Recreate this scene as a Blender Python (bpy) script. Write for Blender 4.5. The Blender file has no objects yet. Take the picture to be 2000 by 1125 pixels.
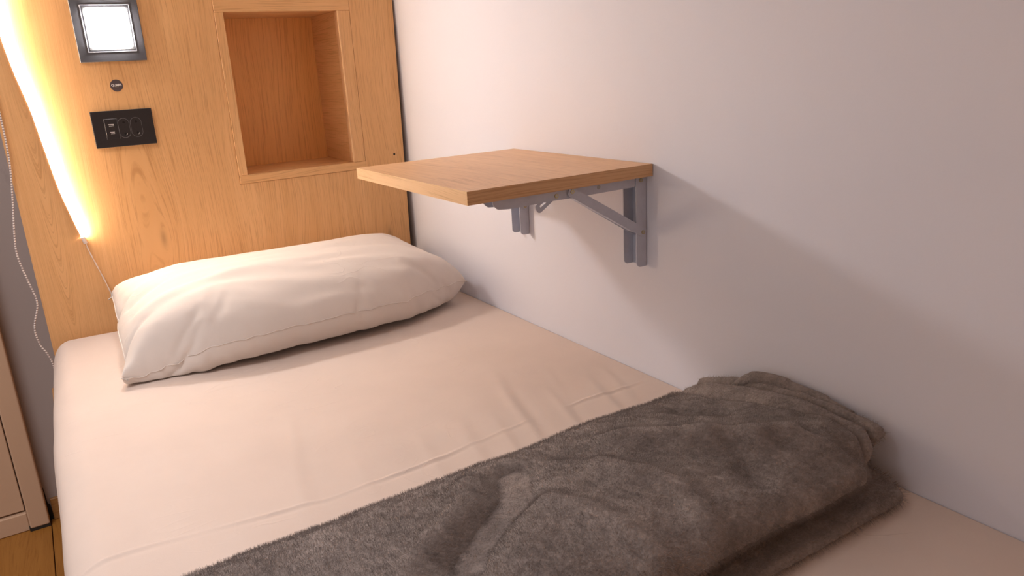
import bpy, bmesh, math, random, time
import numpy as np
from mathutils import Vector, Matrix, noise, Quaternion
T0 = time.time()
random.seed(4)
PI = math.pi
scn = bpy.context.scene
col = scn.collection

# ------------------------------------------------------------------ camera
cam_data = bpy.data.cameras.new('camera')
cam = bpy.data.objects.new('camera', cam_data)
col.objects.link(cam)
right = Vector((0.84294, -0.53515, -0.05535))
down = Vector((-0.19598, -0.20962, -0.95794))
fwd = Vector((0.50104, 0.81834, -0.28158))
rm = Matrix((right, -down, -fwd)).transposed().to_4x4()
cam.matrix_world = Matrix.Translation((-0.836392, -1.848982, 0.53229)) @ rm
cam_data.sensor_width = 36
cam_data.lens = 26.586
cam_data.clip_start = 0.02
cam_data.dof.use_dof = True
cam_data.dof.focus_distance = 1.5
cam_data.dof.aperture_fstop = 20.0
scn.camera = cam

# ------------------------------------------------------------------ light
world = bpy.data.worlds.new('room_air')
scn.world = world
world.use_nodes = True
world.node_tree.nodes['Background'].inputs[0].default_value = (1.0, 0.90, 0.87, 1)
world.node_tree.nodes['Background'].inputs[1].default_value = 0.41

room = bpy.data.lights.new('room_ceiling_light', 'AREA')
room.shape = 'RECTANGLE'
room.size = 0.9
room.size_y = 0.5
room.energy = 20
room.color = (1.0, 0.93, 0.93)
room_o = bpy.data.objects.new('room_ceiling_light', room)
room_o.location = (-1.55, -1.1, 2.0)
room_o.rotation_euler = (0, math.radians(-14), 0)
col.objects.link(room_o)
LED_STRENGTH = 200.0
LAMP_STRENGTH = 188.0
scn.view_settings.view_transform = 'Standard'
scn.view_settings.look = 'None'
scn.view_settings.gamma = 1
scn.view_settings.use_curve_mapping = False
scn.view_settings.exposure = 0.34

# ------------------------------------------------------------------ helpers
def tag(o, label=None, cat=None, group=None, kind=None):
    if label: o['label'] = label
    if cat: o['category'] = cat
    if group: o['group'] = group
    if kind: o['kind'] = kind
    return o

def empty(name, loc, label, cat, group=None):
    o = bpy.data.objects.new(name, None)
    o.location = loc
    o.empty_display_size = 0.05
    col.objects.link(o)
    return tag(o, label, cat, group)

def obj(name, bm, mat, parent=None, smooth=False):
    me = bpy.data.meshes.new(name)
    bm.normal_update()
    bm.to_mesh(me)
    bm.free()
    me.materials.append(mat)
    if smooth:
        for p in me.polygons: p.use_smooth = True
    o = bpy.data.objects.new(name, me)
    col.objects.link(o)
    if parent:
        o.parent = parent
        o.matrix_parent_inverse = Matrix.Translation(-Vector(parent.location)) if not parent.parent else Matrix.Identity(4)
        if parent.parent:   # sub-part: parent mesh sits in world space under its Empty
            o.matrix_parent_inverse = Matrix.Identity(4)
    return o

def box(bm, x0, x1, y0, y1, z0, z1, bev=0.0, seg=1):
    t = bmesh.new()
    bmesh.ops.create_cube(t, size=1)
    for v in t.verts:
        v.co = Vector(((x0 + x1) / 2 + v.co.x * (x1 - x0), (y0 + y1) / 2 + v.co.y * (y1 - y0), (z0 + z1) / 2 + v.co.z * (z1 - z0)))
    if bev:
        bmesh.ops.bevel(t, geom=t.edges[:], offset=bev, segments=seg, profile=0.5, affect='EDGES')
    merge(bm, t)
    return bm

def merge(bm, t):
    m = bpy.data.meshes.new('t')
    t.to_mesh(m); t.free()
    bm.from_mesh(m)
    bpy.data.meshes.remove(m)

def mkbox(*a, **k):
    return box(bmesh.new(), *a, **k)

def tube(pts, r, n=10, bm=None, closed=False, cap=True):
    bm = bm or bmesh.new()
    pts = [Vector(p) for p in pts]
    N = len(pts)
    rings = []
    up = Vector((0, 0, 1))
    prev = None
    for i, p in enumerate(pts):
        if closed:
            t = (pts[(i + 1) % N] - pts[i - 1]).normalized()
        else:
            t = (pts[min(i + 1, N - 1)] - pts[max(i - 1, 0)]).normalized()
        if prev is None:
            a = t.cross(up)
            if a.length < 0.1: a = t.cross(Vector((1, 0, 0)))
            a.normalize()
        else:
            a = (prev - t * prev.dot(t)).normalized()
        prev = a
        b = t.cross(a)
        rr = r[i] if isinstance(r, (list, tuple)) else r
        rings.append([bm.verts.new(p + a * math.cos(k * 2 * PI / n) * rr + b * math.sin(k * 2 * PI / n) * rr) for k in range(n)])
    for i in range(N if closed else N - 1):
        A, B = rings[i], rings[(i + 1) % N]
        for k in range(n):
            bm.faces.new((A[k], A[(k + 1) % n], B[(k + 1) % n], B[k]))
    if cap and not closed:
        bm.faces.new(list(reversed(rings[0]))); bm.faces.new(rings[-1])
    return bm

def prism(bm, pts2, axis, a, b):
    """extrude a closed 2D outline along an axis from a to b. axis 'y': pts are (x,z); 'x': (y,z); 'z': (x,y)"""
    def P(p, t):
        return Vector((p[0], t, p[1])) if axis == 'y' else (Vector((t, p[0], p[1])) if axis == 'x' else Vector((p[0], p[1], t)))
    A = [bm.verts.new(P(p, a)) for p in pts2]
    B = [bm.verts.new(P(p, b)) for p in pts2]
    n = len(pts2)
    bm.faces.new(A); bm.faces.new(list(reversed(B)))
    for i in range(n):
        bm.faces.new((A[i], B[i], B[(i + 1) % n], A[(i + 1) % n]))
    bmesh.ops.recalc_face_normals(bm, faces=bm.faces[:])
    return bm

def smooth_path(pts, n):
    """Catmull-Rom through points"""
    P = [Vector(p) for p in pts]
    P = [P[0] * 2 - P[1]] + P + [P[-1] * 2 - P[-2]]
    out = []
    for i in range(1, len(P) - 2):
        for k in range(n):
            t = k / n
            a, b, c, d = P[i - 1], P[i], P[i + 1], P[i + 2]
            out.append(0.5 * ((2 * b) + (c - a) * t + (2 * a - 5 * b + 4 * c - d) * t * t + (3 * b - a - 3 * c + d) * t ** 3))
    out.append(P[-2])
    return out

# ------------------------------------------------------------------ materials
class NT:
    def __init__(s, name):
        s.m = bpy.data.materials.new(name)
        s.m.use_nodes = True
        s.t = s.m.node_tree
        s.b = s.t.nodes['Principled BSDF']
        s.x = 0
    def n(s, typ, **kw):
        nd = s.t.nodes.new(typ)
        s.x += 40
        nd.location = (-1200 + s.x, -300)
        for k, v in kw.items():
            if k.startswith('i_'):
                key = k[2:]
                nd.inputs[int(key) if key.isdigit() else key.replace('_', ' ')].default_value = v
            else:
                setattr(nd, k, v)
        return nd
    def l(s, a, b):
        s.t.links.new(a, b)
    def math(s, op, a, b=None, c=None):
        nd = s.n('ShaderNodeMath', operation=op)
        for i, v in enumerate((a, b, c)):
            if v is None: continue
            if isinstance(v, (int, float)): nd.inputs[i].default_value = v
            else: s.l(v, nd.inputs[i])
        return nd.outputs[0]
    def ramp(s, fac, stops, interp='LINEAR'):
        nd = s.n('ShaderNodeValToRGB')
        nd.color_ramp.interpolation = interp
        el = nd.color_ramp.elements
        while len(el) < len(stops): el.new(0.5)
        for e, (p, c) in zip(el, stops):
            e.position = p
            e.color = (*c, 1) if len(c) == 3 else c
        s.l(fac, nd.inputs[0])
        return nd.outputs[0]
    def mix(s, fac, a, b, blend='MIX'):
        nd = s.n('ShaderNodeMix', data_type='RGBA', blend_type=blend)
        for sock, v in ((nd.inputs[0], fac), (nd.inputs[6], a), (nd.inputs[7], b)):
            if isinstance(v, (int, float)): sock.default_value = v
            elif isinstance(v, tuple): sock.default_value = (*v, 1) if len(v) == 3 else v
            else: s.l(v, sock)
        return nd.outputs[2]
    def coords(s):
        return s.n('ShaderNodeNewGeometry').outputs['Position']
    def noise(s, vec, scale, detail=3, rough=0.5, dist=0.0):
        nd = s.n('ShaderNodeTexNoise', i_Scale=scale, i_Detail=detail, i_Roughness=rough, i_Distortion=dist)
        if vec is not None: s.l(vec, nd.inputs['Vector'])
        return nd.outputs[0]
    def mapping(s, vec, scale=(1, 1, 1), rot=(0, 0, 0), loc=(0, 0, 0)):
        nd = s.n('ShaderNodeMapping')
        nd.inputs['Scale'].default_value = scale
        nd.inputs['Rotation'].default_value = rot
        nd.inputs['Location'].default_value = loc
        s.l(vec, nd.inputs['Vector'])
        return nd.outputs[0]
    def bump(s, h, strength=0.3, dist=0.001, prev=None):
        nd = s.n('ShaderNodeBump')
        nd.inputs['Strength'].default_value = strength
        nd.inputs['Distance'].default_value = dist
        s.l(h, nd.inputs['Height'])
        if prev is not None: s.l(prev, nd.inputs['Normal'])
        s.l(nd.outputs[0], s.b.inputs['Normal'])
        return nd.outputs[0]
    def out(s, color=None, rough=None, spec=None):
        for key, v in (('Base Color', color), ('Roughness', rough), ('Specular IOR Level', spec)):
            if v is None: continue
            if isinstance(v, (int, float)): s.b.inputs[key].default_value = v
            elif isinstance(v, tuple): s.b.inputs[key].default_value = (*v, 1) if len(v) == 3 else v
            else: s.l(v, s.b.inputs[key])
        return s.m

def wood(name, grain='z', light=(0.82, 0.485, 0.225), dark=(0.71, 0.385, 0.155), knots=(), seed=0.0, rough=0.42, contrast=1.0, cathedral=None):
    m = NT(name)
    P = m.coords()
    sep = m.n('ShaderNodeSeparateXYZ'); m.l(P, sep.inputs[0])
    X, Y, Z = sep.outputs
    # u across the grain, w along the grain
    if grain == 'z': u, v, w = X, Y, Z
    elif grain == 'x': u, v, w = Z, Y, X
    else: u, v, w = X, Z, Y
    if grain == 'yz': u, v, w = Z, X, Y
    # warping of the grain lines
    comb = m.n('ShaderNodeCombineXYZ'); m.l(u, comb.inputs[0]); m.l(v, comb.inputs[1]); m.l(w, comb.inputs[2])
    C = comb.outputs[0]
    w1 = m.noise(m.mapping(C, (3.0, 3.0, 0.9), loc=(seed, seed * 2, 0)), 1.0, 2, 0.5)
    w1 = m.math('SUBTRACT', w1, 0.5)
    uu = m.math('MULTIPLY_ADD', w1, 0.16, u)
    kd = None
    for (ku, kw, kr) in knots:
        du = m.math('SUBTRACT', u, ku)
        dw = m.math('MULTIPLY', m.math('SUBTRACT', w, kw), 0.32)
        d2 = m.math('ADD', m.math('MULTIPLY', du, du), m.math('MULTIPLY', dw, dw))
        g = m.math('DIVIDE', kr * kr * 0.5, m.math('ADD', d2, kr * kr * 0.5))
        # grain lines flow round the knot
        uu = m.math('SUBTRACT', uu, m.math('MULTIPLY', m.math('MULTIPLY', du, g), 0.9))
        core = m.math('POWER', 2.718, m.math('MULTIPLY', d2, -1.0 / (kr * kr * 0.045)))
        kd = core if kd is None else m.math('MAXIMUM', kd, core)
    if cathedral:
        cu, cw, cs = cathedral
        du = m.math('MULTIPLY', m.math('SUBTRACT', u, cu), 1.0)
        par = m.math('MULTIPLY', m.math('MULTIPLY', du, du), 14.0)
        g = m.math('POWER', 2.718, m.math('MULTIPLY', m.math('MULTIPLY', du, du), -1.0 / (cs * cs)))
        cath = m.math('ADD', par, m.math('MULTIPLY', m.math('SUBTRACT', w, cw), 0.16))
        uu = m.math('ADD', m.math('MULTIPLY', uu, m.math('SUBTRACT', 1.0, g)), m.math('MULTIPLY', cath, g))
    cb = m.n('ShaderNodeCombineXYZ'); m.l(uu, cb.inputs[0]); m.l(v, cb.inputs[1]); m.l(w, cb.inputs[2])
    U = cb.outputs[0]
    bands = m.noise(m.mapping(U, (38, 4, 0.9), loc=(seed, 0, 0)), 1.0, 4, 0.62)
    broad = m.noise(m.mapping(U, (9, 3, 0.7), loc=(seed + 3, 0, 0)), 1.0, 3, 0.5)
    pores = m.noise(m.mapping(U, (420, 60, 9), loc=(seed, 0, 0)), 1.0, 3, 0.7)
    fib = m.noise(m.mapping(U, (150, 30, 2.2), loc=(seed + 7, 0, 0)), 1.0, 3, 0.6)
    f = m.math('ADD', m.math('MULTIPLY', bands, 0.45), m.math('ADD', m.math('MULTIPLY', broad, 0.35), m.math('MULTIPLY', fib, 0.2)))
    lo, hi = 0.5 - 0.17 / contrast, 0.5 + 0.17 / contrast
    base = m.ramp(f, [(lo, dark), (0.5, tuple((a + b) / 2 for a, b in zip(light, dark))), (hi, light)])
    pm = m.ramp(pores, [(0.36, (0.80, 0.74, 0.68)), (0.50, (1, 1, 1))])
    c = m.mix(1.0, base, pm, 'MULTIPLY')
    if kd is not None:
        c = m.mix(m.math('MULTIPLY', kd, 0.5), c, tuple(x * 0.42 for x in dark))
    m.bump(pores, 0.12, 0.0006)
    return m.out(c, rough, 0.35)

def plain(name, color, rough=0.5, metal=0.0, spec=0.5):
    m = NT(name)
    P = m.coords()
    nz = m.noise(P, 60, 3, 0.6)
    c = m.ramp(nz, [(0.3, tuple(x * 0.94 for x in color)), (0.7, tuple(min(1, x * 1.04) for x in color))])
    m.b.inputs['Metallic'].default_value = metal
    return m.out(c, rough, spec)

def paint(name, color, specks=False, bump=0.25, scuff=False):
    m = NT(name)
    P = m.coords()
    big = m.noise(P, 1.6, 3, 0.5)
    c = m.ramp(big, [(0.3, tuple(x * 0.975 for x in color)), (0.7, tuple(min(1, x * 1.02) for x in color))])
    if scuff:
        s1 = m.noise(m.mapping(P, (26, 26, 9)), 1.0, 5, 0.7)
        s2 = m.noise(m.mapping(P, (2.2, 2.2, 1.6), loc=(3.1, 0, 1.2)), 1.0, 2, 0.5)
        f = m.math('MULTIPLY', m.ramp(s1, [(0.60, (0, 0, 0)), (0.68, (1, 1, 1))]), m.ramp(s2, [(0.45, (0, 0, 0)), (0.62, (1, 1, 1))]))
        c = m.mix(m.math('MULTIPLY', f, 0.6), c, tuple(x * 0.42 for x in color))
    n1 = m.noise(P, 160, 4, 0.6)
    n2 = m.noise(P, 38, 3, 0.5)
    h = m.math('ADD', m.math('MULTIPLY', n1, 0.6), m.math('MULTIPLY', n2, 1.2))
    m.bump(h, bump, 0.0012)
    return m.out(c, 0.62, 0.25)

M = {}
M['oak'] = wood('oak_veneer', 'z', knots=((-0.0737, 0.123, 0.028), (-0.6206, 0.2017, 0.030)), seed=2.3, cathedral=(-0.83, 0.02, 0.085))
M['oak_rail'] = wood('oak_veneer_rail', 'x', seed=8.1)
M['oak_side'] = wood('oak_veneer_side', 'yz', seed=4.4)
M['oak_lit_lip'] = wood('oak_veneer_lit_lip', 'z', seed=7.7, light=(0.86, 0.53, 0.27), dark=(0.78, 0.46, 0.22))  # lighter veneer, paints the lit look of the niche's front edge
M['oak_niche'] = wood('oak_veneer_niche', 'z', seed=6.0, light=(0.88, 0.46, 0.16), dark=(0.79, 0.385, 0.12))
M['oak_table'] = wood('oak_veneer_table', 'y', seed=11.0, light=(0.86, 0.56, 0.32), dark=(0.77, 0.465, 0.245))
M['oak_edge'] = wood('oak_edge_band', 'yz', seed=3.0, light=(0.78, 0.52, 0.29), dark=(0.69, 0.43, 0.22))
M['oak_edge_x'] = wood('oak_edge_band_cross', 'x', seed=13.0, light=(0.70, 0.44, 0.24), dark=(0.60, 0.35, 0.17))
M['bed_wood'] = wood('bed_board_wood', 'y', seed=5.0, light=(0.52, 0.29, 0.13), dark=(0.42, 0.21, 0.085))
M['floor_wood'] = wood('floor_laminate', 'y', seed=9.0, light=(0.40, 0.185, 0.04), dark=(0.29, 0.12, 0.022))
M['base_wood'] = wood('baseboard_laminate', 'x', seed=1.0, light=(0.40, 0.215, 0.075), dark=(0.30, 0.15, 0.05))
M['wall'] = paint('lilac_white_wall_paint', (0.73, 0.74, 0.825), bump=0.22)
M['wall_back'] = paint('grey_wall_paint', (0.40, 0.355, 0.345), scuff=True)
M['unseen_bunk_underside'] = paint('bunk_underside_paint', (0.55, 0.53, 0.52))
M['cream'] = paint('worn_cream_door_paint', (0.60, 0.42, 0.29), scuff=True)
M['gap_dark'] = plain('dark_gap', (0.025, 0.018, 0.012), 0.9)
M['black'] = plain('black_plastic', (0.018, 0.016, 0.018), 0.38)
M['black_glass'] = plain('black_glass_plate', (0.075, 0.075, 0.085), 0.5)
M['hole'] = plain('socket_hole', (0.003, 0.003, 0.003), 0.8)
M['chrome'] = plain('socket_contact_metal', (0.80, 0.76, 0.72), 0.4, 0.2)
M['steel'] = plain('spring_steel', (0.45, 0.43, 0.42), 0.28, 1.0)
M['brass'] = plain('zinc_yellow_rivet', (0.50, 0.42, 0.24), 0.35, 1.0)
M['bracket'] = plain('powder_coated_white_steel', (0.50, 0.53, 0.63), 0.42)
M['badge'] = plain('badge_dark_print', (0.075, 0.055, 0.06), 0.45)
M['ink'] = plain('badge_white_ink', (0.78, 0.74, 0.70), 0.5)
M['ink2'] = plain('badge_olive_ink', (0.30, 0.27, 0.18), 0.5)
M['pvc'] = plain('clear_white_pvc', (0.82, 0.70, 0.62), 0.3)
M['bezel'] = plain('bezel_edge', (0.35, 0.35, 0.36), 0.4)
M['bloom'] = plain('bloom_rim', (0.06, 0.06, 0.06), 0.5)
M['line'] = plain('bezel_line', (0.16, 0.155, 0.16), 0.3)

def emit(name, color, strength):
    m = NT(name)
    m.b.inputs['Base Color'].default_value = (0.8, 0.8, 0.8, 1)
    m.b.inputs['Emission Color'].default_value = (*color, 1)
    m.b.inputs['Emission Strength'].default_value = strength
    return m.m
# lamps
M['led'] = emit('warm_led_diffuser', (1.0, 0.76, 0.54), LED_STRENGTH)
M['lamp'] = emit('neutral_lamp_diffuser', (1.0, 0.94, 0.92), LAMP_STRENGTH)

def cord_mat():
    m = NT('dotted_clear_cord')
    P = m.coords()
    wv = m.n('ShaderNodeTexWave', wave_type='BANDS', bands_direction='Z', wave_profile='SIN')
    wv.inputs['Scale'].default_value = 60
    wv.inputs['Distortion'].default_value = 1.2
    m.l(P, wv.inputs['Vector'])
    c = m.ramp(wv.outputs[0], [(0.25, (0.34, 0.27, 0.26)), (0.7, (0.92, 0.84, 0.80))])
    return m.out(c, 0.35, 0.5)
M['cord'] = cord_mat()

def fabric(name, color, fine=900, bump=0.12, rough=0.85):
    m = NT(name)
    P = m.coords()
    n = m.noise(P, fine, 2, 0.5)
    big = m.noise(P, 9, 4, 0.55)
    c = m.ramp(big, [(0.3, tuple(x * 0.97 for x in color)), (0.7, tuple(min(1, x * 1.02) for x in color))])
    h1 = m.bump(n, bump, 0.0004)
    med = m.noise(m.mapping(P, (1.0, 1.0, 1.0)), 26, 4, 0.55, 0.4)
    h2 = m.bump(med, 0.10, 0.004, h1)
    # faint crease marks left by folding and washing
    rid = m.math('ABSOLUTE', m.math('SUBTRACT', m.noise(m.mapping(P, (1.0, 1.6, 1.0), rot=(0, 0, 0.5)), 7.0, 2, 0.45, 0.9), 0.5))
    line = m.ramp(rid, [(0.0, (1, 1, 1)), (0.014, (0, 0, 0))])
    msk = m.ramp(m.noise(P, 5.0, 2, 0.5), [(0.48, (0, 0, 0)), (0.62, (1, 1, 1))])
    m.bump(m.math('MULTIPLY', line, msk), 0.35, 0.0012, h2)
    m.b.inputs['Sheen Weight'].default_value = 0.12
    m.b.inputs['Sheen Roughness'].default_value = 0.4
    return m.out(c, rough, 0.2)
M['sheet'] = fabric('cream_cotton_sheet', (0.69, 0.58, 0.515))
M['pillowcase'] = fabric('cream_cotton_pillowcase', (0.70, 0.635, 0.59), bump=0.08)

def fleece(name, hair=False):
    m = NT(name)
    P = m.coords()
    n = m.noise(P, 300, 4, 0.65)
    med = m.noise(P, 55, 4, 0.6, 0.6)
    big = m.noise(P, 13, 3, 0.5, 0.3)
    f = m.math('ADD', m.math('MULTIPLY', n, 0.35), m.math('ADD', m.math('MULTIPLY', med, 0.35), m.math('MULTIPLY', big, 0.3)))
    c = m.ramp(f, [(0.34, (0.15, 0.129, 0.122)), (0.52, (0.265, 0.228, 0.214)), (0.68, (0.42, 0.365, 0.34))])
    if not hair:
        b1 = m.bump(med, 0.5, 0.006)
        m.bump(n, 0.7, 0.003, b1)
        m.b.inputs['Sheen Weight'].default_value = 0.35
        m.b.inputs['Sheen Roughness'].default_value = 0.41
        m.b.inputs['Sheen Tint'].default_value = (0.9, 0.82, 0.78, 1)
    return m.out(c, 0.95, 0.1)
M['fleece'] = fleece('grey_fleece')
M['pile'] = fleece('grey_fleece_pile', True)

# ------------------------------------------------------------------ the setting
def struct(name, bm, mat, parent=None):
    o = obj(name, bm, mat, parent)
    if not parent: o['kind'] = 'structure'
    return o
struct('wall_right', mkbox(0, 0.12, -3.0, 0.335, -0.5, 1.2), M['wall'])
struct('wall_back', mkbox(-2.4, 0.0, 0.215, 0.335, -0.5, 1.2), M['wall_back'])
struct('unseen_bunk_underside', mkbox(-0.93, 0.0, -2.3, 0.215, 0.98, 1.02), M['unseen_bunk_underside'])     # unseen underside of the bunk above, added to cut the room light over the bed

floor = struct('floor', mkbox(-2.4, 0.12, -3.0, 0.335, -0.56, -0.512), M['gap_dark'])
plank_me = None
for i in range(12):
    x1 = -0.9755 + 0.0 - (i - 4) * 0.19
    for j in range(3):
        y1 = 0.213 - j * 1.22 + (0.4 if i % 2 else 0.0) * (1 if j else 0)
        y0 = 0.213 - (j + 1) * 1.22 + (0.4 if i % 2 else 0.0) + 0.002
        if plank_me is None or True:
            b = mkbox(x1 - 0.188, x1, max(y0, -2.99), y1, -0.512, -0.5, bev=0.0008)
        if x1 > 0.0 or x1 - 0.188 < -2.4 or y1 < -2.9: b.free(); continue
        obj('plank', b, M['floor_wood'], None).parent = floor

# door on the left of the back wall: leaf, frame post, sill
door = tag(obj('door_1', mkbox(-1.75, -1.022, 0.196, 0.2148, -0.447, 1.2, bev=0.001), M['cream']), kind='structure')
fb = mkbox(-1.018, -0.9765, 0.178, 0.2148, -0.492, 1.2, bev=0.003, seg=2)
ff = obj('door_frame', fb, M['cream']); ff.parent = door
sb = mkbox(-1.75, -1.019, 0.188, 0.2148, -0.4995, -0.452, bev=0.002)
ff = obj('door_sill', sb, M['cream']); ff.parent = door
# dark irregular strips along the frame foot
gb = bmesh.new()
prism(gb, [(-0.9763, -0.5), (-0.9763, -0.404), (-0.9745, -0.42), (-0.9735, -0.455), (-0.969, -0.46), (-0.9675, -0.49), (-0.9695, -0.5)], 'y', 0.2125, 0.2148)
prism(gb, [(-1.02, -0.5), (-1.02, -0.488), (-1.003, -0.4915), (-0.994, -0.486), (-0.985, -0.4895), (-0.976, -0.4915), (-0.976, -0.5)], 'y', 0.1795, 0.2148)
ff = obj('dark_frame_gap', gb, M['gap_dark']); ff.parent = door
struct('baseboard_back', mkbox(-0.9672, -0.02, 0.205, 0.2148, -0.4998, -0.4425, bev=0.001), M['base_wood'])

# ------------------------------------------------------------------ headboard with niche
hb = empty('headboard', (-0.44, 0.009, -0.5), 'oak veneer headboard panel with square recessed niche, standing against the lilac wall', 'headboard')
def slab_with_hole(outer, inner, y0, y1):
    bm = bmesh.new()
    (oxl0, oxr0, oz0), (oxl1, oxr1, oz1) = outer        # bottom (left, right, z), top (left, right, z)
    ixl, ixr, iz0, iz1 = inner
    def X(l, z):
        t = (z - oz0) / (oz1 - oz0)
        return (oxl0 + (oxl1 - oxl0) * t) if l else (oxr0 + (oxr1 - oxr0) * t)
    V = {}
    zs = [oz0, iz0, iz1, oz1]
    for yi, y in enumerate((y0, y1)):
        for zi, z in enumerate(zs):
            for xi, x in enumerate((X(True, z), ixl, ixr, X(False, z))):
                V[xi, zi, yi] = bm.verts.new((x, y, z))
    for zi in range(3):
        for xi in range(3):
            if zi == 1 and xi == 1: continue
            bm.faces.new((V[xi, zi, 0], V[xi + 1, zi, 0], V[xi + 1, zi + 1, 0], V[xi, zi + 1, 0]))
            bm.faces.new((V[xi, zi, 1], V[xi, zi + 1, 1], V[xi + 1, zi + 1, 1], V[xi + 1, zi, 1]))
    for zi in range(3):
        bm.faces.new((V[0, zi, 0], V[0, zi + 1, 0], V[0, zi + 1, 1], V[0, zi, 1]))
        bm.faces.new((V[3, zi, 0], V[3, zi, 1], V[3, zi + 1, 1], V[3, zi + 1, 0]))
    for xi in range(3):
        bm.faces.new((V[xi, 0, 0], V[xi, 0, 1], V[xi + 1, 0, 1], V[xi + 1, 0, 0]))
        bm.faces.new((V[xi, 3, 0], V[xi + 1, 3, 0], V[xi + 1, 3, 1], V[xi, 3, 1]))
    bm.faces.new((V[1, 1, 0], V[1, 1, 1], V[1, 2, 1], V[1, 2, 0])); bm.faces.new((V[2, 1, 0], V[2, 2, 0], V[2, 2, 1], V[2, 1, 1]))
    bm.faces.new((V[1, 1, 0], V[2, 1, 0], V[2, 1, 1], V[1, 1, 1])); bm.faces.new((V[1, 2, 0], V[1, 2, 1], V[2, 2, 1], V[2, 2, 0]))
    bmesh.ops.recalc_face_normals(bm, faces=bm.faces[:])
    return bm
NL, NR, NB, NTP = -0.416, -0.153, 0.3205, 0.682
obj('panel', slab_with_hole(((-0.879, -0.029, -0.498), (-0.881, 0.0, 0.978)), (-0.4360, -0.1199, 0.3000, 0.7080), 0.0, 0.018), M['oak'], hb)
# trim frame round the niche: rails across, stiles between
obj('frame_rail', mkbox(-0.4352, -0.1208, -0.0020, 0.018, NTP, 0.7072, bev=0.0006), M['oak_rail'], hb)
obj('frame_rail', mkbox(-0.4352, -0.1208, -0.0025, 0.018, 0.3008, NB - 0.0003, bev=0.0006), M['oak_rail'], hb)
obj('frame_stile', mkbox(-0.4352, NL, -0.0020, 0.018, NB, NTP - 0.0003, bev=0.0006), M['oak'], hb)
obj('frame_stile', mkbox(NR + 0.0035, -0.1208, -0.0010, 0.018, NB, NTP - 0.0003, bev=0.0006), M['oak'], hb)
box_ = mkbox(NL - 0.012, NR + 0.012, 0.192, 0.204, NB - 0.012, NTP + 0.012)
obj('niche_back', box_, M['oak_niche'], hb)
obj('niche_side', mkbox(NR, NR + 0.0033, -0.0040, 0.018, NB, NTP - 0.0003, bev=0.0004), M['oak_lit_lip'], hb)
obj('niche_side', mkbox(NR, NR + 0.012, 0.0182, 0.1918, NB, NTP), M['oak_side'], hb)
obj('niche_side', mkbox(NL - 0.012, NL, 0.0182, 0.1918, NB, NTP), M['oak_side'], hb)
obj('niche_floor', mkbox(NL - 0.012, NR + 0.012, 0.0182, 0.1918, NB - 0.012, NB - 0.0003), M['oak_rail'], hb)
obj('niche_top', mkbox(NL - 0.012, NR + 0.012, 0.0182, 0.1918, NTP + 0.0003, NTP + 0.012), M['oak_rail'], hb)
# battens that hold the panel off the wall
for bx0 in (-0.86, -0.06):
    obj('batten', mkbox(bx0, bx0 + 0.03, 0.0182, 0.2145, -0.498, 0.978), M['bed_wood'], hb)
# drilled hole near the right edge
t = bmesh.new()
bmesh.ops.create_cone(t, cap_ends=True, segments=16, radius1=0.0028, radius2=0.0028, depth=0.0012)
bmesh.ops.rotate(t, verts=t.verts[:], matrix=Matrix.Rotation(PI / 2, 3, 'X'))
bmesh.ops.translate(t, verts=t.verts[:], vec=(-0.0398, 0.0, 0.3287))
tag(obj('screw_hole', t, M['hole'], hb), 'small dark drilled hole')

# unseen panel added behind the camera to block world light from the foot end
fp = tag(obj('added_shade_panel', mkbox(-0.93, -0.002, -2.075, -2.045, -0.499, 0.978, bev=0.001), M['oak']), 'unseen oak veneer panel added at the foot of the bed to block light', 'panel')
# ------------------------------------------------------------------ bed frame
bf = empty('bed_frame', (-0.44, -1.0, -0.5), 'wooden bed box with plain side boards under the cream mattress', 'bed')
obj('side_board', mkbox(-0.899, -0.881, -2.02, -0.001, -0.46, -0.088, bev=0.001), M['bed_wood'], bf)
obj('side_board', mkbox(-0.022, -0.004, -2.02, -0.031, -0.46, -0.17, bev=0.001), M['bed_wood'], bf)
obj('foot_board', mkbox(-0.899, -0.004, -2.04, -2.021, -0.46, -0.088, bev=0.001), M['bed_wood'], bf)
obj('base_board', mkbox(-0.8805, -0.0225, -2.02, -0.002, -0.195, -0.172), M['bed_wood'], bf)
for lx in (-0.86, -0.08):
    for ly in (-0.08, -1.99):
        obj('leg', mkbox(lx, lx + 0.04, ly, ly + 0.04, -0.5, -0.196, bev=0.002), M['bed_wood'], bf)

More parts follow.
